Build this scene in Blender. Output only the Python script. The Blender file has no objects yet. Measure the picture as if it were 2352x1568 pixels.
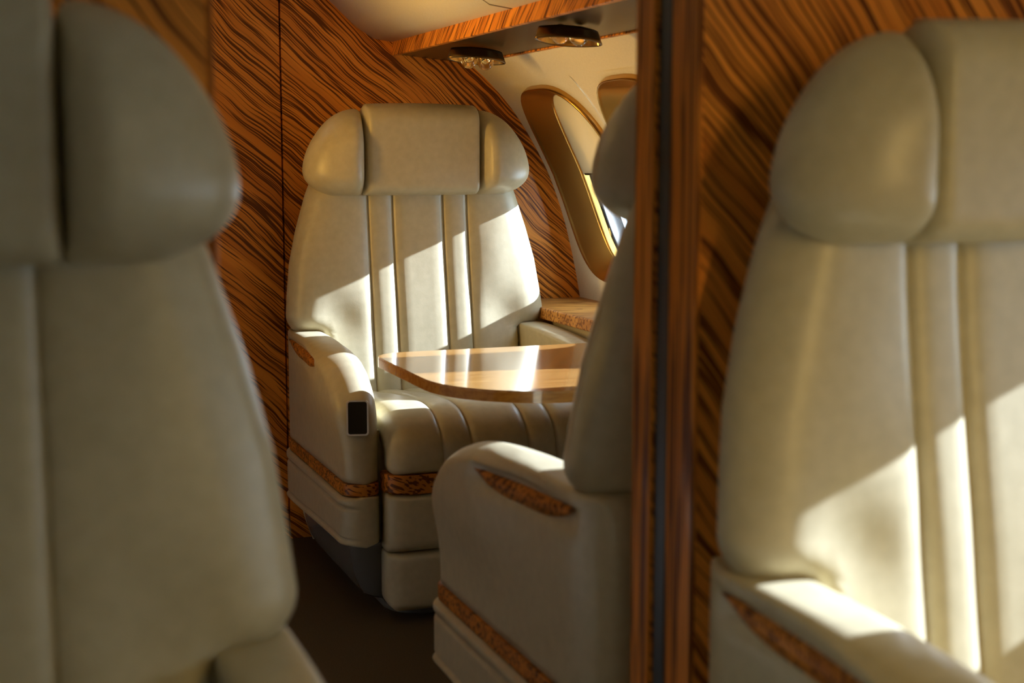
import bpy, bmesh, math, random
from mathutils import Vector, Matrix
PI = math.pi
random.seed(3)
scene = bpy.context.scene
COL = scene.collection

# ------------------------------------------------------------------ camera
CAM = Vector((-.42, 0, .87))
yaw, pitch = math.radians(20.9), math.radians(7.2)
cam = bpy.data.cameras.new('camera'); co = bpy.data.objects.new('camera', cam); COL.objects.link(co)
fwd = Vector((math.sin(yaw)*math.cos(pitch), math.cos(yaw)*math.cos(pitch), -math.sin(pitch)))
co.location = CAM
co.rotation_euler = fwd.to_track_quat('-Z', 'Y').to_euler()
cam.sensor_width = 36; cam.lens = 50; cam.clip_start = .01
cam.dof.use_dof = True; cam.dof.focus_distance = 3.0; cam.dof.aperture_fstop = 4.6
scene.camera = co

# ------------------------------------------------------------------ light
world = bpy.data.worlds.new('world'); scene.world = world; world.use_nodes = True
bg = world.node_tree.nodes['Background']
bg.inputs[0].default_value = (.74, .90, 1.06, 1); bg.inputs[1].default_value = 8.0
sun = bpy.data.lights.new('sun', 'SUN'); so = bpy.data.objects.new('sun', sun); COL.objects.link(so)
sd = Vector((-1.0, .10, -.40))
so.rotation_euler = sd.to_track_quat('-Z', 'Y').to_euler()
sun.energy = 25; sun.angle = math.radians(.6); sun.color = (.92, 1.0, 1.18)
scene.view_settings.view_transform = 'Standard'; scene.view_settings.look = 'None'
scene.view_settings.exposure = 0; scene.view_settings.gamma = 1
scene.view_settings.use_curve_mapping = False
scene.cycles.use_denoising = True
scene.cycles.max_bounces = 10; scene.cycles.diffuse_bounces = 6
scene.cycles.caustics_reflective = False; scene.cycles.caustics_refractive = False

def fill_light(name, loc, to, sx, sy, e, c):  # unseen area light added as fill, no fixture behind it
    l = bpy.data.lights.new(name, 'AREA'); l.shape = 'RECTANGLE'; l.size = sx; l.size_y = sy; l.energy = e; l.color = c
    o = bpy.data.objects.new(name, l); COL.objects.link(o); o.location = loc
    o.rotation_euler = (Vector(to)-Vector(loc)).to_track_quat('-Z', 'Y').to_euler(); return o
WARM = (1.0, .56, .12)
w1 = fill_light('added_fill_light', (-.50, 2.62, 1.13), (.72, 2.62, 1.22), .08, .9, 3.4, WARM); w1.data.spread = math.radians(80)  # added warm fill for the far side wall and headliner
w3 = fill_light('added_fill_light', (-.12, 2.2, 1.34), (-.05, 2.4, 0), .08, 1.2, 1.1, WARM)  # added warm fill over the far aisle
w2 = fill_light('added_fill_light', (.32, .0, 1.255), (.56, .80, .62), .06, 1.2, 4.2, (1.0, .66, .20)); w2.data.spread = math.radians(105)  # added warm fill for the near right-hand seat

# ------------------------------------------------------------------ materials
def mat(name, color, rough=.5, metal=0, **kw):
    m = bpy.data.materials.new(name); m.use_nodes = True
    b = m.node_tree.nodes['Principled BSDF']
    b.inputs['Base Color'].default_value = (*color, 1); b.inputs['Roughness'].default_value = rough
    b.inputs['Metallic'].default_value = metal
    for k, v in kw.items(): b.inputs[k].default_value = v
    return m
def nd(m, t, **kw):
    n = m.node_tree.nodes.new(t)
    for k, v in kw.items(): setattr(n, k, v)
    return n
def lk(m, a, b): m.node_tree.links.new(a, b)
def ramp(m, stops):
    r = nd(m, 'ShaderNodeValToRGB'); e = r.color_ramp.elements
    while len(e) < len(stops): e.new(.5)
    for i, (p, c) in enumerate(stops): e[i].position = p; e[i].color = (*c, 1)
    return r
def grain(m, color_a, color_b, scale, bump=.15, dist=.0006):
    b = m.node_tree.nodes['Principled BSDF']
    tc = nd(m, 'ShaderNodeTexCoord')
    n = nd(m, 'ShaderNodeTexNoise'); n.inputs['Scale'].default_value = scale; n.inputs['Detail'].default_value = 3
    lk(m, tc.outputs['Object'], n.inputs['Vector'])
    r = ramp(m, [(.3, color_a), (.7, color_b)]); lk(m, n.outputs[0], r.inputs[0]); lk(m, r.outputs[0], b.inputs['Base Color'])
    n2 = nd(m, 'ShaderNodeTexNoise'); n2.inputs['Scale'].default_value = scale*6; n2.inputs['Detail'].default_value = 2
    lk(m, tc.outputs['Object'], n2.inputs['Vector'])
    bp = nd(m, 'ShaderNodeBump'); bp.inputs['Strength'].default_value = bump; bp.inputs['Distance'].default_value = dist
    lk(m, n2.outputs[0], bp.inputs['Height']); lk(m, bp.outputs[0], b.inputs['Normal'])
    return m
def wood(name, rot, across=300, along=5, dark=(.17, .047, .008), mid=(.72, .245, .036), light=(.95, .375, .056), rough=.40, warp=.035, coat=.05, lo=.42, hi=.50, st3=None):
    m = mat(name, mid, rough); b = m.node_tree.nodes['Principled BSDF']
    b.inputs['Specular IOR Level'].default_value = .5 if coat > .5 else .25
    b.inputs['Coat Weight'].default_value = coat; b.inputs['Coat Roughness'].default_value = .08
    tc = nd(m, 'ShaderNodeTexCoord')
    mp = nd(m, 'ShaderNodeMapping'); mp.inputs['Rotation'].default_value = rot
    lk(m, tc.outputs['Object'], mp.inputs['Vector'])
    wn = nd(m, 'ShaderNodeTexNoise'); wn.inputs['Scale'].default_value = 3.4; wn.inputs['Detail'].default_value = 3; wn.inputs['Roughness'].default_value = .42
    lk(m, mp.outputs[0], wn.inputs['Vector'])
    sub = nd(m, 'ShaderNodeVectorMath', operation='SUBTRACT'); sub.inputs[1].default_value = (.5, .5, .5)
    lk(m, wn.outputs['Color'], sub.inputs[0])
    sc = nd(m, 'ShaderNodeVectorMath', operation='SCALE'); sc.inputs['Scale'].default_value = warp*2
    lk(m, sub.outputs[0], sc.inputs[0])
    ad = nd(m, 'ShaderNodeVectorMath', operation='ADD'); lk(m, mp.outputs[0], ad.inputs[0]); lk(m, sc.outputs[0], ad.inputs[1])
    st = nd(m, 'ShaderNodeVectorMath', operation='MULTIPLY'); st.inputs[1].default_value = st3 or (along, 7, across)
    lk(m, ad.outputs[0], st.inputs[0])
    n = nd(m, 'ShaderNodeTexNoise'); n.inputs['Scale'].default_value = 1; n.inputs['Detail'].default_value = 1.5; n.inputs['Roughness'].default_value = .5
    lk(m, st.outputs[0], n.inputs['Vector'])
    r1 = ramp(m, [(lo, (0, 0, 0)), (hi, (1, 1, 1))]); lk(m, n.outputs[0], r1.inputs[0])
    n3 = nd(m, 'ShaderNodeTexNoise'); n3.inputs['Scale'].default_value = .16; n3.inputs['Detail'].default_value = 2
    lk(m, st.outputs[0], n3.inputs['Vector'])
    r3 = ramp(m, [(.33, mid), (.66, light)]); lk(m, n3.outputs[0], r3.inputs[0])
    mx = nd(m, 'ShaderNodeMix', data_type='RGBA'); mx.inputs[6].default_value = (*dark, 1)
    lk(m, r1.outputs[0], mx.inputs[0]); lk(m, r3.outputs[0], mx.inputs[7]); lk(m, mx.outputs[2], b.inputs['Base Color'])
    return m

LEATHER = grain(mat('leather', (.5, .45, .35), .36, **{'Specular IOR Level': .5}), (.485, .432, .285), (.55, .49, .33), 60, .12, .0006)
PIPING = mat('leather_piping', (.42, .38, .27), .5)
SEAMM = mat('seam_thread', (.10, .09, .06), .8)
WOOD_XZ = wood('bulkhead_veneer', (0, math.radians(-42), 0))
WOOD_XZ2 = wood('partition_veneer', (0, math.radians(-52), 0), across=260, warp=.04)
WOOD_V = wood('edge_veneer', (0, math.radians(90), 0), across=190, along=5, mid=(.62, .205, .026), light=(.82, .30, .042), warp=.004, st3=(5, 190, 190))
WOOD_Y = wood('rail_veneer', (math.radians(38), 0, math.radians(90)), across=260, along=6, warp=.02)
WOOD_T = wood('table_veneer', (0, 0, 0), across=120, along=6, st3=(6, 120, 8), dark=(.44, .20, .05), mid=(.60, .30, .08), light=(.72, .39, .115), rough=.18, warp=.03, coat=1.0, lo=.3, hi=.6)
WOOD_TE = wood('table_edge_veneer', (0, 0, 0), across=120, along=6, st3=(6, 120, 120), dark=(.46, .19, .03), mid=(.58, .26, .045), light=(.66, .32, .06), rough=.15, warp=.03, coat=1.0, lo=.3, hi=.6)
WOOD_L = wood('ledge_veneer', (0, 0, math.radians(15)), st3=(8, 150, 150), mid=(.50, .23, .05), light=(.70, .36, .09), dark=(.26, .10, .02), warp=.05)
WOOD_S = wood('trim_veneer', (0, math.radians(-20), math.radians(30)), dark=(.12, .035, .007), mid=(.46, .16, .026), light=(.64, .25, .042), st3=(9, 170, 170), warp=.006)
HEADLINER = grain(mat('headliner', (.74, .64, .48), .85), (.78, .74, .64), (.84, .80, .70), 260, .08, .0004)
WALLC = grain(mat('sidewall_fabric', (.76, .66, .5), .8), (.78, .74, .64), (.84, .80, .70), 260, .08, .0004)
CARPET = grain(mat('carpet', (.05, .032, .02), .95), (.075, .054, .028), (.13, .092, .050), 420, .6, .003)
BRONZE = mat('bronze', (.56, .32, .085), .27, 1.0)
BRONZED = mat('dark_bronze', (.16, .10, .04), .28, 1.0)
GOLDIN = mat('gold_reflector', (.85, .60, .25), .2, 1.0)
CHROME = mat('chrome', (.90, .91, .91), .30, 1.0)
BLACKP = mat('black_gloss', (.012, .012, .011), .42, 0, **{'Specular IOR Level': .25})
GREYM = mat('grey_base_metal', (.22, .22, .21), .2, .3)
PSUP = mat('dark_glossy_panel', (.05, .030, .013), .26, 0, **{'Specular IOR Level': .35})
SHADE = mat('window_shade', (.80, .74, .62), .7)
def _tl():
    nt = SHADE.node_tree; p = nt.nodes['Principled BSDF']; o = nt.nodes['Material Output']
    t = nt.nodes.new('ShaderNodeBsdfTranslucent'); t.inputs[0].default_value = (.70, .55, .33, 1)
    x = nt.nodes.new('ShaderNodeMixShader'); x.inputs[0].default_value = .18
    nt.links.new(p.outputs[0], x.inputs[1]); nt.links.new(t.outputs[0], x.inputs[2]); nt.links.new(x.outputs[0], o.inputs[0])
_tl()
DOORM = mat('door_edge_metal', (.10, .12, .14), .35, .8)
DARK = mat('dark_gap', (.01, .009, .008), .9)
GLASS = mat('clear_glass', (1, 1, 1), .02, 0, **{'Transmission Weight': 1.0, 'IOR': 1.45})
PANE = bpy.data.materials.new('window_pane'); PANE.use_nodes = True
_nt = PANE.node_tree; _nt.nodes.clear()
_o = _nt.nodes.new('ShaderNodeOutputMaterial'); _t = _nt.nodes.new('ShaderNodeBsdfTransparent'); _g = _nt.nodes.new('ShaderNodeBsdfGlossy')
_g.inputs['Roughness'].default_value = .03; _t.inputs[0].default_value = (.95, .97, .97, 1)
_x = _nt.nodes.new('ShaderNodeMixShader'); _x.inputs[0].default_value = .05
_nt.links.new(_t.outputs[0], _x.inputs[1]); _nt.links.new(_g.outputs[0], _x.inputs[2]); _nt.links.new(_x.outputs[0], _o.inputs[0])

# ------------------------------------------------------------------ helpers
PRISM = set()
def link(name, me, m, parent=None, smooth=True, kind=None, label=None):
    me.materials.append(m)
    if smooth:
        for p in me.polygons: p.use_smooth = True
        if me.name in PRISM: me.set_sharp_from_angle(angle=math.radians(20))
    o = bpy.data.objects.new(name, me); COL.objects.link(o)
    if parent: o.parent = parent
    if kind: o['kind'] = kind
    if label: o['label'] = label
    return o
def fix(me):
    bm = bmesh.new(); bm.from_mesh(me); bmesh.ops.recalc_face_normals(bm, faces=bm.faces); bm.to_mesh(me); bm.free(); return me
def pyd(name, v, f):
    me = bpy.data.meshes.new(name); me.from_pydata([tuple(p) for p in v], [], f); me.update(); return fix(me)
def thing(name, label, cat, loc=(0, 0, 0), rz=0, group=None):
    o = bpy.data.objects.new(name, None); COL.objects.link(o); o.empty_display_size = .05
    o.location = loc; o.rotation_euler = (0, 0, rz); o['label'] = label; o['category'] = cat
    if group: o['group'] = group
    return o
def fil(x):
    x = max(0., min(1., x)); return math.sqrt(max(0., 1-(1-x)**2))
def sfil(x, p=4.5):
    x = max(0., min(1., x)); return (1-(1-x)**p)**(1/p)
def sst(a, b, x):
    x = max(0., min(1., (x-a)/(b-a))); return x*x*(3-2*x)
def interp(x, xs, ys):
    if x <= xs[0]: return ys[0]
    for i in range(1, len(xs)):
        if x <= xs[i]:
            t = (x-xs[i-1])/(xs[i]-xs[i-1]); return ys[i-1]+t*(ys[i]-ys[i-1])
    return ys[-1]
def cosp(n): return [.5-.5*math.cos(PI*i/n) for i in range(n+1)]
def span(a, b, n): return [a+(b-a)*t for t in cosp(n)]
def smooth_interp(xs, ys):
    # monotone-ish Catmull-Rom through the points
    def f(x):
        if x <= xs[0]: return ys[0]
        if x >= xs[-1]: return ys[-1]
        i = 0
        while x > xs[i+1]: i += 1
        h = xs[i+1]-xs[i]; t = (x-xs[i])/h
        def sl(k):
            if k == 0: return (ys[1]-ys[0])/(xs[1]-xs[0])
            if k == len(xs)-1: return (ys[-1]-ys[-2])/(xs[-1]-xs[-2])
            return (ys[k+1]-ys[k-1])/(xs[k+1]-xs[k-1])
        m0, m1 = sl(i)*h, sl(i+1)*h
        return (2*t**3-3*t*t+1)*ys[i]+(t**3-2*t*t+t)*m0+(-2*t**3+3*t*t)*ys[i+1]+(t**3-t*t)*m1
    return f
def pillow(name, V, ugen, front, back, mp):
    """closed cushion: rows v, columns ugen(v); front/back give the depth either side of the middle surface"""
    verts, idx, idb = [], {}, {}
    nv = len(V); rows = [ugen(v) for v in V]; nu = len(rows[0])
    for j, v in enumerate(V):
        for i, u in enumerate(rows[j]):
            edge = i in (0, nu-1) or j in (0, nv-1)
            wf = 0 if edge else front(u, v)
            idx[i, j] = len(verts); verts.append(mp(u, v, wf))
            if edge: idb[i, j] = idx[i, j]
            else: idb[i, j] = len(verts); verts.append(mp(u, v, -back(u, v)))
    f = []
    for j in range(nv-1):
        for i in range(nu-1):
            f.append((idx[i, j], idx[i+1, j], idx[i+1, j+1], idx[i, j+1]))
            b = (idb[i, j], idb[i, j+1], idb[i+1, j+1], idb[i+1, j])
            f.append(b)
    return pyd(name, verts, f)
def bevel_prism(name, poly, z0, z1, r=.002, seg=2):
    """polygon in xy extruded in z with bevelled rims"""
    bm = bmesh.new(); lo = [bm.verts.new((x, y, z0)) for x, y in poly]; hi = [bm.verts.new((x, y, z1)) for x, y in poly]
    n = len(poly); bm.faces.new(lo[::-1]); bm.faces.new(hi)
    for i in range(n): bm.faces.new((lo[i], lo[(i+1) % n], hi[(i+1) % n], hi[i]))
    if r:
        ed = [e for e in bm.edges if abs(e.verts[0].co.z-e.verts[1].co.z) < 1e-6]
        bmesh.ops.bevel(bm, geom=ed, offset=r, segments=seg, affect='EDGES', profile=.5)
    bmesh.ops.recalc_face_normals(bm, faces=bm.faces)
    me = bpy.data.meshes.new(name); bm.to_mesh(me); bm.free(); PRISM.add(me.name); return me
def rrect(x0, x1, y0, y1, r, n=6):
    rs = r if isinstance(r, (list, tuple)) else (r,)*4
    out = []
    for k, (cx, cy, a) in enumerate(((x1, y1, 0), (x0, y1, 90), (x0, y0, 180), (x1, y0, 270))):
        q = rs[k]; sx = -1 if cx == x1 else 1; sy = -1 if cy == y1 else 1
        for i in range(n+1):
            t = math.radians(a+90*i/n); out.append((cx+sx*q+q*math.cos(t), cy+sy*q+q*math.sin(t)))
    return out
def box(name, x0, x1, y0, y1, z0, z1, r=.002): return bevel_prism(name, [(x0, y0), (x1, y0), (x1, y1), (x0, y1)], z0, z1, r)
def tube(name, pts, r, n=8, closed=False):
    v, f = [], []; m = len(pts); P = [Vector(p) for p in pts]
    for i, p in enumerate(P):
        a = P[(i-1) % m] if (closed or i > 0) else P[i]; b = P[(i+1) % m] if (closed or i < m-1) else P[i]
        d = (b-a).normalized(); s = d.cross(Vector((0, 0, 1)))
        if s.length < .05: s = d.cross(Vector((1, 0, 0)))
        s.normalize(); t = s.cross(d)
        for k in range(n): v.append(p+r*(math.cos(2*PI*k/n)*s+math.sin(2*PI*k/n)*t))
    for i in range(m if closed else m-1):
        for k in range(n):
            f.append((i*n+k, i*n+(k+1) % n, ((i+1) % m)*n+(k+1) % n, ((i+1) % m)*n+k))
    if not closed: f += [tuple(range(n))[::-1], tuple((m-1)*n+k for k in range(n))]
    return pyd(name, v, f)

def copy_tree(o, parent=None):
    c = o.copy(); COL.objects.link(c)
    if parent: c.parent = parent
    for ch in list(o.children): copy_tree(ch, c)
    return c

# ------------------------------------------------------------------ cabin shell
YB, YF = 3.20, -1.30                       # far bulkhead, open front end behind the camera
PF, PR = 1.200, 1.333                      # partition faces
XE = .2245                                 # partition edge (aisle side)
WZ = [-.02, .30, .45, .542, .70, .80, .861, .95, 1.025, 1.10, 1.16]
WX = [.95, .985, .985, .979, .945, .912, .885, .832, .773, .69, .605]
_wx = smooth_interp(WZ, WX)
def wallx(z): return _wx(z)
# cross-section of headliner from the valance up and over
CE = [(.62, 1.150), (.56, 1.146), (.51, 1.146), (.466, 1.152), (.426, 1.176), (.396, 1.203), (.366, 1.231), (.30, 1.285), (.20, 1.335), (.1, 1.36), (0, 1.366)]
def sheet(name, prof, ys, m, kind='structure', thick=0):
    v, f = [], []
    n = len(prof)
    for y in ys:
        for x, z in prof: v.append((x, y, z))
    for j in range(len(ys)-1):
        for i in range(n-1): f.append((j*n+i, j*n+i+1, (j+1)*n+i+1, (j+1)*n+i))
    o = link(name, pyd(name, v, f), m, kind=kind)
    if thick:
        md = o.modifiers.new('solid', 'SOLIDIFY'); md.thickness = thick; md.offset = 0
    return o
floor = link('floor', box('floor', -1.02, 1.02, YF, YB+.06, -.06, 0, 0), CARPET, smooth=False, kind='structure')
full = CE+[(-x, z) for x, z in CE[::-1][1:]]
sheet('ceiling', full, [YF, 2.43, YB], HEADLINER, thick=.008)
# fine joint in the headliner above the valance
jl = [(x, 2.43, z-.0045) for x, z in CE[2:]]
link('trim_1', tube('headliner_joint', jl, .0012, 6), mat('joint_line', (.22, .17, .11), .9), kind='structure')

# windows: (centre y) on the right-hand wall
WIN_A = [2.945, 2.525, 2.105, 1.565]
WIN_C = [.935, .515, .095, -.325, -.745]
ZC = .815
OA, OB, IA, IB = .192, .222, .114, .186     # outer and inner half sizes of the surround (along y, along z)
NW = 56
def sup(a, b, n, e):
    out = []
    for k in range(n):
        t = 2*PI*(k+.5)/n; c, s = math.cos(t), math.sin(t)
        out.append((a*math.copysign(abs(c)**(2/e), c), b*math.copysign(abs(s)**(2/e), s)))
    return out
def nrm(z):                                 # inward normal of the side wall
    d = (wallx(z+.01)-wallx(z-.01))/.02; v = Vector((-1, 0, d)); return v.normalized()
def wallpt(y, z, off=0):                    # off > 0 into the cabin
    p = Vector((wallx(z), y, z)); return p+nrm(z)*off
def wall_patch(yc0, yc1, z0, z1, yc, verts, faces):
    """a rectangle of wall with a window hole"""
    hole = sup(OA-.012, OB-.012, NW, 3.0)
    base = len(verts); R = 7
    for k, (dy, dz) in enumerate(hole):
        a = math.atan2(dz, dy)
        # matching point on the rectangle
        c, s = math.cos(a), math.sin(a)
        tx = ((yc1-yc) if c > 0 else (yc0-yc))/c if abs(c) > 1e-9 else 1e9
        tz = ((z1-ZC) if s > 0 else (z0-ZC))/s if abs(s) > 1e-9 else 1e9
        t = min(tx, tz); q = (c*t, s*t)
        for r in range(R):
            u = r/(R-1); y = yc+dy+(q[0]-dy)*u; z = ZC+dz+(q[1]-dz)*u
            verts.append(wallpt(y, z))
    for k in range(NW):
        k2 = (k+1) % NW
        for r in range(R-1):
            faces.append((base+k*R+r, base+k*R+r+1, base+k2*R+r+1, base+k2*R+r))
    # corners of the rectangle
    for cy in (yc0, yc1):
        for cz in (z0, z1):
            for k in range(NW):
                p, q = verts[base+k*R+R-1], verts[base+((k+1) % NW)*R+R-1]
                on = lambda w, ax, c: abs(w[ax]-c) < 1e-5
                if (on(p, 1, cy) and on(q, 2, cz)) or (on(p, 2, cz) and on(q, 1, cy)):
                    i = len(verts); verts.append(wallpt(cy, cz)); faces.append((base+k*R+R-1, i, base+((k+1) % NW)*R+R-1))
def quad_strip(y0, y1, z0, z1, verts, faces, n=10):
    b = len(verts)
    y0 -= .006; y1 += .006; z0 -= .006; z1 += .006; n = 26
    for i in range(n+1):
        z = z0+(z1-z0)*i/n
        verts.append(wallpt(y0, z, -.0015)); verts.append(wallpt(y1, z, -.0015))
    for i in range(n): faces.append((b+2*i, b+2*i+1, b+2*i+3, b+2*i+2))
wv, wf = [], []
ZL, ZH = .585, 1.045
ycur = YB
for yc in WIN_A+WIN_C:
    y1, y0 = yc+.205, yc-.205
    if ycur-y1 > 1e-4: quad_strip(y1, ycur, ZL, ZH, wv, wf)
    wall_patch(y0, y1, ZL, ZH, yc, wv, wf); ycur = y0
quad_strip(YF, ycur, ZL, ZH, wv, wf)
def backing(y0, y1, z0, z1, n=30):
    b = len(wv)
    for i in range(n+1):
        z = z0+(z1-z0)*i/n
        wv.append(wallpt(y0, z, -.012)); wv.append(wallpt(y1, z, -.012))
    for i in range(n): wf.append((b+2*i, b+2*i+1, b+2*i+3, b+2*i+2))
ALLW = WIN_A+WIN_C
for yc in ALLW:
    backing(yc+.182, yc+.240, .55, 1.09); backing(yc-.240, yc-.182, .55, 1.09)
backing(YF, YB, ZC+OB-.009, 1.09, 8); backing(YF, YB, .55, ZC-OB+.009, 8)
quad_strip(YF, YB, -.02, ZL, wv, wf); quad_strip(YF, YB, ZH, 1.16, wv, wf)
wr = link('wall_right', pyd('wall_right', wv, wf), WALLC, kind='structure')
link('wall_left', pyd('wall_left', [Vector((-p.x, p.y, p.z)) for p in wv], wf), WALLC, kind='structure')
link('wall_front', box('wall_front', -1.1, 1.1, YF-.05, YF, -.06, 1.45, 0), WALLC, smooth=False, kind='structure')

def window(i, yc, shade_z=.83):
    w = bpy.data.objects.new('window_%d' % i, None); COL.objects.link(w); w['kind'] = 'structure'; w.location = (0, 0, 0)
    # bronze surround: rounded lip proud of the wall, then a broad dish falling to the opening
    prof = [(1.0, -.006), (1.0, .006), (.985, .012), (.955, .0142), (.925, .0135), (.89, .011), (.84, .0085), (.5, -.006), (.12, -.0215), (.05, -.024), (.01, -.0255), (0, -.030), (0, -.046)]
    v, f = [], []; o_, i_ = sup(OA, OB, NW, 3.0), sup(IA, IB, NW, 2.6)
    for k in range(NW):
        for t, off in prof:
            dy = i_[k][0]+(o_[k][0]-i_[k][0])*t; dz = i_[k][1]+(o_[k][1]-i_[k][1])*t
            v.append(wallpt(yc+dy, ZC+dz, off))
    R = len(prof)
    for k in range(NW):
        for r in range(R-1): f.append((k*R+r, k*R+r+1, ((k+1) % NW)*R+r+1, ((k+1) % NW)*R+r))
    link('window_frame', pyd('window_frame', v, f), BRONZE, w)
    # shade let down to just below the middle
    def fan(name, off, zlo, zhi, m, a=IA+.004, b=IB+.004, e=2.6, thick=.002):
        v, f = [], []; n = 24
        for j in range(n+1):
            z = zlo+(zhi-zlo)*(.5-.5*math.cos(PI*j/n))
            q = max(0, 1-abs((z-ZC)/b)**e)**(1/e)*a
            for s in (-1, 1): v.append(wallpt(yc+s*q, z, off))
        for s in (-1, 1): pass
        for j in range(n): f.append((2*j, 2*j+1, 2*j+3, 2*j+2))
        o = link(name, pyd(name, v, f), m, w)
        md = o.modifiers.new('solid', 'SOLIDIFY'); md.thickness = thick; md.offset = 0
        return o
    sh = fan('window_shade', -.030, shade_z, ZC+IB+.003, SHADE, thick=.003)
    link('shade_pull', tube('shade_pull', [wallpt(yc+dy, shade_z, -.030) for dy in (-.105, -.05, 0, .05, .105)], .003, 8), BLACKP, w)
    fan('window_pane', -.042, ZC-IB-.003, ZC+IB+.003, PANE, thick=.001)
    # black rubber seal and outer reveal behind the pane
    v, f = [], []; s1, s2 = sup(IA+.004, IB+.004, NW, 2.6), sup(IA-.005, IB-.004, NW, 2.6)
    for k in range(NW):
        for q, off in ((s1, -.040), (s2, -.044), (s2, -.049), (s1, -.054), (s1, -.085)):
            v.append(wallpt(yc+q[k][0], ZC+q[k][1], off))
    for k in range(NW):
        for r in range(4): f.append((k*5+r, k*5+r+1, ((k+1) % NW)*5+r+1, ((k+1) % NW)*5+r))
    link('window_seal', pyd('window_seal', v, f), BLACKP, w)
    return w
for i, yc in enumerate(WIN_A+WIN_C):
    window(i+1, yc)
    m = window(i+11, yc, .66); m.scale = (-1, 1, 1)

# far bulkhead with its door leaf
def section(x0, x1, ztop, n=40, inset=0):
    """outline of the cabin cross-section between x0 and x1 as (x, z) polygon"""
    top = []
    for i in range(n+1):
        x = x0+(x1-x0)*i/n; a = abs(x)
        # upper limit: headliner near the middle, side wall further out
        pts = sorted([(p[0], p[1]) for p in CE])
        zt = interp(a, [p[0] for p in pts], [p[1] for p in pts])+.03
        if a > .60:
            zz = [1.16-.006*k for k in range(200)]
            zt = next((z for z in zz if wallx(max(z, 0)) >= a-.03), .0)+.03
        top.append((x, zt))
    return [(x0, -.01), (x1, -.01)]+top[::-1]
def panel(name, poly, y0, y1, m, r=0):
    me = bevel_prism(name, poly, -y1, -y0, r)      # extrude along y: build in (x,z) then rotate
    me.transform(Matrix(((1, 0, 0, 0), (0, 0, -1, 0), (0, 1, 0, 0), (0, 0, 0, 1)))); fix(me)
    return me
DX = .251
link('wall_back', panel('wall_back', section(DX, 1.012, 0), YB, YB+.04, WOOD_XZ), WOOD_XZ, smooth=False, kind='structure')
link('wall_back_left', panel('wall_back_left', section(-1.012, -DX, 0), YB, YB+.04, WOOD_XZ), WOOD_XZ, smooth=False, kind='structure')
dr = link('door_1', panel('door_1', [(-DX+.003, .005), (DX-.003, .005), (DX-.003, 1.34), (-DX+.003, 1.34)], YB+.004, YB+.03, WOOD_XZ, .002), WOOD_XZ, smooth=False, kind='structure')
link('trim_2', box('trim_2', -DX-.02, DX+.02, YB+.034, YB+.05, 0, 1.36, 0), DARK, smooth=False, kind='structure')

# near partitions either side of the aisle
def partition(side):
    s = 'right' if side > 0 else 'left'
    ye = lambda px: 0
    x0, x1 = (XE, .985) if side > 0 else (-.985, -XE)
    pol = section(x0, x1, 0, 50)
    f1, r1 = PF+.055, PF+.092
    root = bpy.data.objects.new('wall_partition_'+s, None); COL.objects.link(root); root['kind'] = 'structure'
    xi = XE+.003
    pol2 = section(xi, x1, 0, 50) if side > 0 else section(x0, -xi, 0, 50)
    link('front_panel', panel('front_panel', pol2, PF, f1, WOOD_XZ2), WOOD_XZ2, root, smooth=False)
    link('rear_panel', panel('rear_panel', pol2, r1, PR, WOOD_XZ2), WOOD_XZ2, root, smooth=False)
    for nm, a, b in (('front_edging', PF-.0015, f1), ('rear_edging', r1, PR+.0015)):
        ex0, ex1 = (XE, XE+.006) if side > 0 else (-XE-.006, -XE)
        pl = rrect(ex0, ex1, a, b, .0028, 4)
        link(nm, bevel_prism(nm, pl, 0, 1.325, .001), WOOD_V, root)
    ex0, ex1 = (XE+.006, XE+.30) if side > 0 else (-XE-.30, -XE-.006)
    link('door_leaf', box('door_leaf', ex0, ex1, f1+.012, r1-.001, .004, 1.31, .001), DOORM, root, smooth=False)
    link('slot', box('slot', (ex0+.02), ex1, f1+.0005, f1+.011, .004, 1.31, 0), DARK, root, smooth=False)
    return root
partition(1); partition(-1)

# side ledge and lower side panel by the far seats
link('trim_3', box('side_ledge', .797, .984, PR+.002, YB-.001, .513, .540, .003), WOOD_L, smooth=False, kind='structure')
link('wall_side_lower', box('wall_side_lower', .832, .90, PR+.002, YB-.001, 0, .5125, 0), WALLC, smooth=False, kind='structure')
link('trim_4', box('side_ledge_near', .82, .984, YF, PF-.002, .513, .540, .003), WOOD_L, smooth=False, kind='structure')

# overhead valance with reading lights
val = thing('overhead_panel', 'long wood-edged overhead panel with glossy brown underside above the cabin windows', 'overhead panel', (.51, PR+.01, 1.112))
def vobj(name, me, m):
    me.transform(Matrix.Translation((-.51, -PR-.01, -1.112))); return link(name, me, m, val, smooth=False)
vobj('wood_rail', box('wood_rail', .508, .522, PR+.003, YB-.001, 1.1115, 1.147, .002), WOOD_Y)
def prismY(name, poly, y0, y1): return panel(name, poly, y0, y1, None)
vobj('underside_panel', prismY('underside_panel', [(.522, 1.114), (.688, 1.0985), (.688, 1.112), (.522, 1.14)], PR+.003, YB-.001), PSUP)
vobj('edge_trim', prismY('edge_trim', [(.688, 1.096), (.697, 1.0955), (.697, 1.108), (.688, 1.109)], PR+.003, YB-.001), WOOD_Y)

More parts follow.
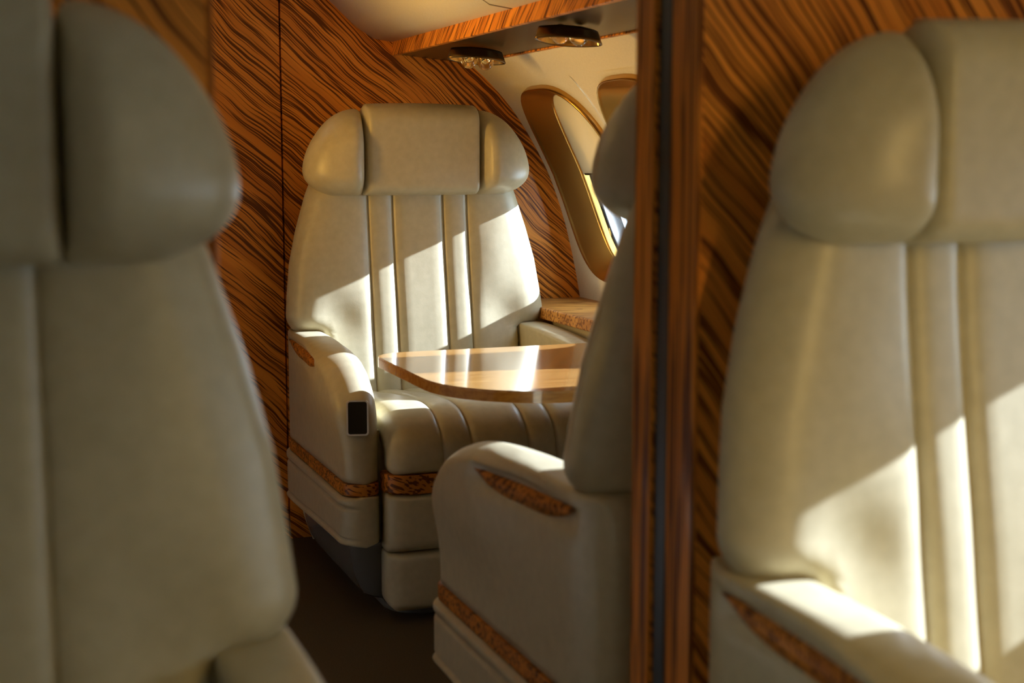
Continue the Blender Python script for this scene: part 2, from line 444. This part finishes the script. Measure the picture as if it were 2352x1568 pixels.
def reading_light(x, y, label, drop):
    z = 1.1045-(x-.522)*.0934
    t = thing('reading_light', label, 'reading light', (x, y, z), 0, 'reading lights under the overhead panel'); t.rotation_euler = (math.radians(-9), math.radians(4), 0)
    n = 40; A, B = .063, .030
    ol = []
    for k in range(n):                       # almond outline, long axis across the cabin
        a = 2*PI*k/n; c, s = math.cos(a), math.sin(a)
        ol.append((A*c, B*s*(.55+.45*abs(s))*1.0))
    prof = [(.05, .001), (.90, .001), (.93, -.004), (.96, -.009), (.985, -.014), (1.03, -.020), (1.0, -.022), (.95, -.020), (.92, -.012), (.86, -.004), (.55, -.001), (.05, -.001)]
    v, f = [], []; R = len(prof)
    for k in range(n):
        for sc, dz in prof: v.append((ol[k][0]*sc, ol[k][1]*sc, dz))
    for k in range(n):
        for r in range(R-1): f.append((k*R+r, k*R+r+1, ((k+1) % n)*R+r+1, ((k+1) % n)*R+r))
    h = link('housing', pyd('housing', v, f), BRONZED, t)
    # gold lamp reflector lining
    v, f = [], []; prof = [(.945, -.0195), (.91, -.012), (.85, -.006), (.5, -.001), (.05, 0)]; R = len(prof)
    for k in range(n):
        for sc, dz in prof: v.append((ol[k][0]*sc, ol[k][1]*sc, dz-.001))
    for k in range(n):
        for r in range(R-1): f.append((k*R+r, k*R+r+1, ((k+1) % n)*R+r+1, ((k+1) % n)*R+r))
    link('reflector', pyd('reflector', v, f), GOLDIN, t)
    for dx in (-.018, .018):
        me = bpy.data.meshes.new('bulb'); bm = bmesh.new(); bmesh.ops.create_uvsphere(bm, u_segments=24, v_segments=16, radius=.0175)
        for p in bm.verts: p.co += Vector((dx, -.004, drop))
        bm.to_mesh(me); bm.free(); b = link('bulb', me, GLASS, t)
        me = bpy.data.meshes.new('bulb_core'); bm = bmesh.new(); bmesh.ops.create_uvsphere(bm, u_segments=16, v_segments=12, radius=.009)
        for p in bm.verts: p.co += Vector((dx, -.002, drop+.006))
        bm.to_mesh(me); bm.free(); link('bulb_core', me, GOLDIN, b)
reading_light(.586, 2.84, 'bronze almond-shaped reading light with two clear bulbs hanging below its rim, nearer the wood bulkhead', -.022)
reading_light(.580, 2.34, 'bronze almond-shaped reading light with bulbs tucked inside, nearer the wooden partition', -.010)

# ------------------------------------------------------------------ the seat
def make_seat(label):
    t = thing('leather_armchair', label, 'seat', (0, 0, 0), 0)
    # --- backrest: five channelled panels
    SE = (.058, .114)
    def H(z):
        if z <= .5: return interp(z, [.33, .44, .5], [.2215, .2215, .264])
        w = interp(z, [.5, .54, .58, .65, .72, .80, .85], [.297, .298, .294, .285, .268, .243, .222])
        if z < .54: w -= .034*(1-fil((z-.5)/.04))
        return w
    fr = smooth_interp([.33, .40, .46, .54, .66, .76, .86], [-.012, .000, .010, .022, .042, .055, .060])
    ivn = 9
    def ug(z):
        h = H(z); lim = [-h, -SE[1], -SE[0], SE[0], SE[1], h]; out = []
        for k in range(5):
            n = 18 if k in (0, 4) else 11
            s = span(lim[k], lim[k+1], n); out += s if k == 0 else s[1:]
        return out
    def bfront(u, z):
        h = H(z); a = abs(u)
        w = .05*fil((h-a)/interp(z, [.47, .52], [.012, .06]))
        w *= 1+(fil((z-.5)/.034)-1)*sst(.214, .245, a)
        # channels
        d = min(abs(a-SE[0]), abs(a-SE[1]))
        bul = .0115*fil(d/.021)-.0115
        if a > SE[1]: bul = .0115*fil((a-SE[1])/.024)-.0115
        w += bul*fil((h-a)/.03)
        # soft hollow of the outer panels above the armrest
        w -= .0075*math.exp(-((a-.19)/.045)**2-((z-.53)/.045)**2)
        w += .006*math.exp(-((a-.175)/.05)**2-((z-.68)/.12)**2)
        return max(w, .001)
    def bback(u, z): return .042*fil((H(z)-abs(u))/.085)*fil((z-.33)/.05)
    V = span(.33, .4975, 14)+[.499, .5005, .504, .508, .513, .519, .526, .533]+span(.54, .86, 30)
    link('backrest', pillow('backrest', V, ug, bfront, bback, lambda u, v, w: (u, fr(v)+.05-w, v)), LEATHER, t)
    # --- headrest pad and two wings
    def hfront(u, z):
        return .055*fil((.130-abs(u))/.010)**.6*fil((z-.797)/.022)*fil((.997-z)/.040)+.003*math.cos(u/.13*PI/2)
    hv = span(.797, .997, 28)
    def hu(z):
        k = .130-.006*(1-fil((z-.797)/.02))-.010*(1-fil((.997-z)/.03)); return [k*math.sin(PI/2*(2*i/24-1)) if False else -k+2*k*q for i, q in enumerate(cosp(28))]
    def hmap(u, v, w): return (u, .055-w+.0, v-.10*u*u*(1 if v > .9 else 0)*sst(.9, .99, v)*2)
    link('headrest', pillow('headrest', hv, hu, hfront, lambda u, v: .045*fil((.13-abs(u))/.02)*fil((v-.797)/.03)*fil((.99-v)/.03), hmap), LEATHER, t)
    oc = smooth_interp([.797, .803, .812, .828, .846, .870, .90, .93, .955, .970, .979, .983], [.196, .215, .234, .251, .258, .256, .246, .228, .207, .187, .167, .150])
    for s in (-1, 1):
        def wu(z):
            i0 = .131+.010*(1-fil((z-.797)/.016))+.012*(1-fil((.983-z)/.03)); o0 = oc(z)
            return [i0+(o0-i0)*q for q in cosp(26)]
        def wfr(u, z):
            i0 = .131; o0 = oc(z)
            return .083*fil((u-i0)/.032)**.75*fil((o0-u)/.115)*fil((z-.797)/.045)*fil((.983-z)/.085)+.0
        def wbk(u, z): return .045*fil((u-.131)/.02)*fil((oc(z)-u)/.06)*fil((z-.797)/.04)*fil((.983-z)/.05)
        link('headrest_wing', pillow('headrest_wing', span(.797, .983, 30), wu, wfr, wbk, lambda u, v, w, s=s: (s*u, .058-w, v)), LEATHER, t)
    # --- armrests with wood inlay and ashtray
    Lf = smooth_interp([.268, .34, .39, .425, .455, .478, .494, .503, .508], [-.425, -.427, -.425, -.412, -.386, -.352, -.308, -.25, -.17])
    AR = .135
    for s in (-1, 1):
        def au(z):
            l = Lf(z); r = AR-.02*(1-fil((.508-z)/.03)); return [l+(r-l)*q for q in cosp(40)]
        def sl(z): return (Lf(z+.002)-Lf(z-.002))/.004
        def aout(u, z):
            d = (u-Lf(z))/math.sqrt(1+min(sl(z), 8)**2)
            w = .034*fil(d/.034)*sfil((.508-z)/.012)*fil((AR-u)/.07)
            lip = sst(-.235, -.20, u)*sst(.10, .06, u)
            w -= .0065*lip*sst(.4915, .4885, z)*sst(.455, .468, z)
            w -= .006*fil((z-.40)/.1)*sst(-.3, -.1, u)*0
            return max(w, .0005)
        def ain(u, z):
            d = (u-Lf(z))/math.sqrt(1+min(sl(z), 8)**2)
            return .032*fil(d/.030)*sfil((.508-z)/.012)*fil((AR-u)/.02)
        def amap(u, v, w, s=s):
            dz = -.007*sst(-.02, -.24, u)*sst(.30, .46, v)*((w+.032)/.066)
            return (s*(.2585+w+.016*sst(-.04, -.27, u)*sst(.30, .43, v)*max(0, w)/.034), u, v+dz)
        arm = link('armrest', pillow('armrest', span(.268, .40, 10)+span(.40, .49, 16)[1:]+[.4925, .495, .4975, .4995, .5015, .503, .5045, .5056, .5065, .5072, .5077, .508], au, aout, ain, amap), LEATHER, t)
        # lens-shaped wood inlay along the outer face under the lip
        ys = [.080-.30*k/24 for k in range(25)]; v, f = [], []
        for k, y in enumerate(ys):
            q = k/24; fx = .014*sst(-.04, -.27, y); zt = .4880-.012*q; hh = .024*(1-abs(2*q-1)**3)+.0012
            for (dz, dx) in ((0, .286), (-.002, .2902), (-hh*.5, .2912), (-hh+.001, .2902), (-hh, .286)): v.append((s*(dx+fx), y, zt+dz))
        for k in range(24):
            for r in range(4): f.append((k*5+r, k*5+r+1, (k+1)*5+r+1, (k+1)*5+r))
        f += [tuple(range(5)), tuple(24*5+r for r in range(5))]
        link('wood_inlay', pyd('wood_inlay', v, f), WOOD_S, arm, label='strip of figured wood let into the armrest')
        # ashtray flap on the front of the armrest
        fl = bpy.data.objects.new('ash_tray', None)
        me = bevel_prism('ash_tray', rrect(-.0205, .0205, -.033, .033, .005), 0, .004, .0012)
        M = Matrix.Translation((s*.270, -.4215, .396)) @ Matrix.Rotation(s*math.radians(15), 4, 'Z') @ Matrix.Rotation(math.radians(79), 4, 'X')
        me.transform(M); at = link('ash_tray', me, CHROME, arm, label='chrome-edged ashtray')
        me = bevel_prism('ash_tray_lid', rrect(-.0175, .0175, -.0300, .0300, .004), .0035, .0052, .0006)
        me.transform(M); link('ash_tray_lid', me, BLACKP, at, label='glossy dark lid')
        # wood belt round the armrest foot
        def foot(e, lo=0):
            x0, x1 = .2265-.0005, .2925+e
            p = rrect(x0, x1, -.4265-e, AR-.02, (.05, .004, .030, .034), 8)
            return [(s*x, y) for x, y in (p if s > 0 else p[::-1])]
        link('wood_belt', bevel_prism('wood_belt', foot(.003), .2465, .2690, .003), WOOD_S, t, label='band of figured wood round the armrest')
        # lower side panel with beaded top and piped lower edge
        def lu(z): return [-.436+(AR-.005+.436)*q for q in cosp(34)]
        def lout(u, z):
            w = .041*fil((u+.436)/.040)*fil((AR-.005-u)/.07)
            k = fil((z-.136)/.006)*fil((.2465-z)/.008)
            g = .009*math.exp(-((z-.2225)/.0032)**2)+.006*math.exp(-((z-.1505)/.0024)**2)-.003*sst(.149, .146, z)-.0015*sst(.2255, .229, z)
            return max(.0005, (w-g*fil((u+.436)/.03))*k)
        def lin(u, z): return .034*fil((u+.436)/.034)*fil((z-.136)/.006)*fil((.2465-z)/.006)
        link('side_panel', pillow('side_panel', span(.136, .159, 10)+span(.159, .21, 6)[1:]+span(.21, .2465, 16)[1:], lu, lout, lin,
             lambda u, v, w, s=s: (s*(.2600+w), u, v+.014*sst(.246, .136, v)*sst(.10, -.43, u))), LEATHER, t)
    # --- seat cushion: waterfall front with four seams
    path = [(.03, .368), (-.06, .376), (-.16, .388), (-.26, .397), (-.34, .400), (-.395, .392), (-.432, .372), (-.453, .345), (-.460, .318), (-.461, .288)]
    dd = [0]
    for a, b in zip(path, path[1:]): dd.append(dd[-1]+math.hypot(b[0]-a[0], b[1]-a[1]))
    py, pz = smooth_interp(dd, [p[0] for p in path]), smooth_interp(dd, [p[1] for p in path]); LT = dd[-1]
    CH = .218
    def cmap(u, v, w):
        y, z = py(v), pz(v); ty, tz = py(min(v+.003, LT))-py(max(v-.003, 0)), pz(min(v+.003, LT))-pz(max(v-.003, 0))
        l = math.hypot(ty, tz); ny, nz = tz/l, -ty/l; w -= .026
        return (u, y+ny*w, z+nz*w)
    def cu(v):
        h = CH-.012*(1-fil((LT-v)/.02)); lim = [-h, -.115, -.058, .058, .115, h]; out = []
        for k in range(5):
            s = span(lim[k], lim[k+1], 14 if k in (0, 4) else 9); out += s if k == 0 else s[1:]
        return out
    def cfr(u, v):
        a = abs(u); d = min(abs(a-.058), abs(a-.115)) if a <= .115 else a-.115
        w = .032*fil((CH-a)/.040)+(.0075*fil(d/.016)-.0075)
        w *= fil((LT-v)/.012)**.5
        return max(w, .001)
    def cbk(u, v): return .024
    link('seat_cushion', pillow('seat_cushion', span(0, LT*.55, 14)+span(LT*.55, LT, 30)[1:], cu, cfr, cbk, cmap), LEATHER, t)
    # --- front wood belt and the folded leg rest
    link('front_wood_belt', bevel_prism('front_wood_belt', rrect(-.2225, .2225, -.466, -.40, (.004, .004, .035, .035), 8), .2525, .2885, .004), WOOD_S, t, label='broad band of figured wood below the cushion')
    def pad(name, z0, z1, rb, y0):
        def pu(z):
            k = .2225-.004*(1-fil((z1-z)/.012))-rb*(1-fil((z-z0)/rb)); return [-k+2*k*q for q in cosp(30)]
        def pf(u, z): return .035*fil((.2235-abs(u))/.040)*fil((z-z0)/.020)**.8*fil((z1-z)/.010)**.8
        me = pillow(name, span(z0, z1, 20), pu, pf, lambda u, z: .03, lambda u, v, w: (u, y0-w, v))
        link(name, me, LEATHER, t)
    pad('leg_rest_pad', .138, .2515, .006, -.432)
    pad('leg_rest_pad', .022, .1375, .030, -.430)
    # --- rear shell
    hw = smooth_interp([.03, .10, .20, .32, .40, .46, .50], [.240, .262, .268, .258, .240, .205, .150])
    link('rear_shell', pillow('rear_shell', span(.03, .50, 26), lambda z: [-hw(z)+2*hw(z)*q for q in cosp(26)],
         lambda u, z: .048*fil((hw(z)-abs(u))/.07)*fil((z-.03)/.03)*fil((.50-z)/.10), lambda u, z: .03*fil((hw(z)-abs(u))/.02), lambda u, v, w: (u, .105+w, v)), LEATHER, t)
    link('bucket', bevel_prism('bucket', rrect(-.24, .24, -.38, .085, .02), .125, .362, .006), LEATHER, t)
    # --- pedestal
    def pw(z): return interp(z, [.004, .03, .07, .118], [.222, .238, .256, .268])
    ped = link('pedestal', pillow('pedestal', span(.010, .15, 14), lambda z: [-(.40-.05*(.12-z)/.12)+(.47)*q for q in cosp(30)],
         lambda u, z: pw(z)*fil((u+.40-.05*(.12-z)/.12)/.05)**.6*fil((z-.010)/.012)**.5, lambda u, z: pw(z)*fil((u+.40-.05*(.12-z)/.12)/.05)**.6*fil((z-.010)/.012)**.5,
         lambda u, v, w: (w, u, v)), GREYM, t, label='glossy grey base')
    link('base_plate', bevel_prism('base_plate', rrect(-.20, .20, -.405, .06, .06, 8), 0, .014, .005), GREYM, ped)
    return t
GRP = 'leather seats of the cabin'
seat = make_seat('beige leather seat behind the wooden table, its back crossed by slanting sunlight')
seat.location = (.513, 2.965, 0); seat['group'] = GRP
def place(x, y, rz, label):
    c = copy_tree(seat); c.location = (x, y, 0); c.rotation_euler = (0, 0, rz); c['label'] = label; return c
place(.484, 1.492, PI, 'beige leather seat turned away from the camera, behind the partition edge, near armrest sunlit')
place(.488, 1.010, 0, 'large blurred beige leather seat on the right, before the wooden partition, armrest glaring white')
place(-.489, 1.006, 0, 'large shaded beige leather seat at the left edge, nearest the camera, without any sunlight')

# ------------------------------------------------------------------ the table
tb = thing('table', 'glossy light wood table with rounded corners reaching from the side ledge between two facing seats', 'table', (.55, 2.33, .495))
ZT = .515
def corner(cx, cy, r, a0, a1, n=14): return [(cx+r[0]*math.cos(math.radians(a0+(a1-a0)*i/n)), cy+r[1]*math.sin(math.radians(a0+(a1-a0)*i/n))) for i in range(n+1)]
poly = [(.797, 2.02), (.797, 2.552)]+corner(.345, 2.497, (.072, .055), 90, 180)+corner(.47, 2.22, (.197, .20), 180, 270, 24)
ta = bevel_prism('table_top', poly, ZT-.004, ZT, .0015); ta.transform(Matrix.Translation((-.55, -2.33, -.495)))
link('table_top', ta, WOOD_T, tb)
te = bevel_prism('table_edge', [(x if x > .79 else x-.0005, y) for x, y in poly], ZT-.019, ZT-.004, .002); te.transform(Matrix.Translation((-.55, -2.33, -.495)))
link('table_edge', te, WOOD_TE, tb, label='darker orange edge band')
sp = box('slide_arm', .60, .832, 2.24, 2.34, ZT-.05, ZT-.0185, .004); sp.transform(Matrix.Translation((-.55, -2.33, -.495)))
link('slide_arm', sp, GREYM, tb)
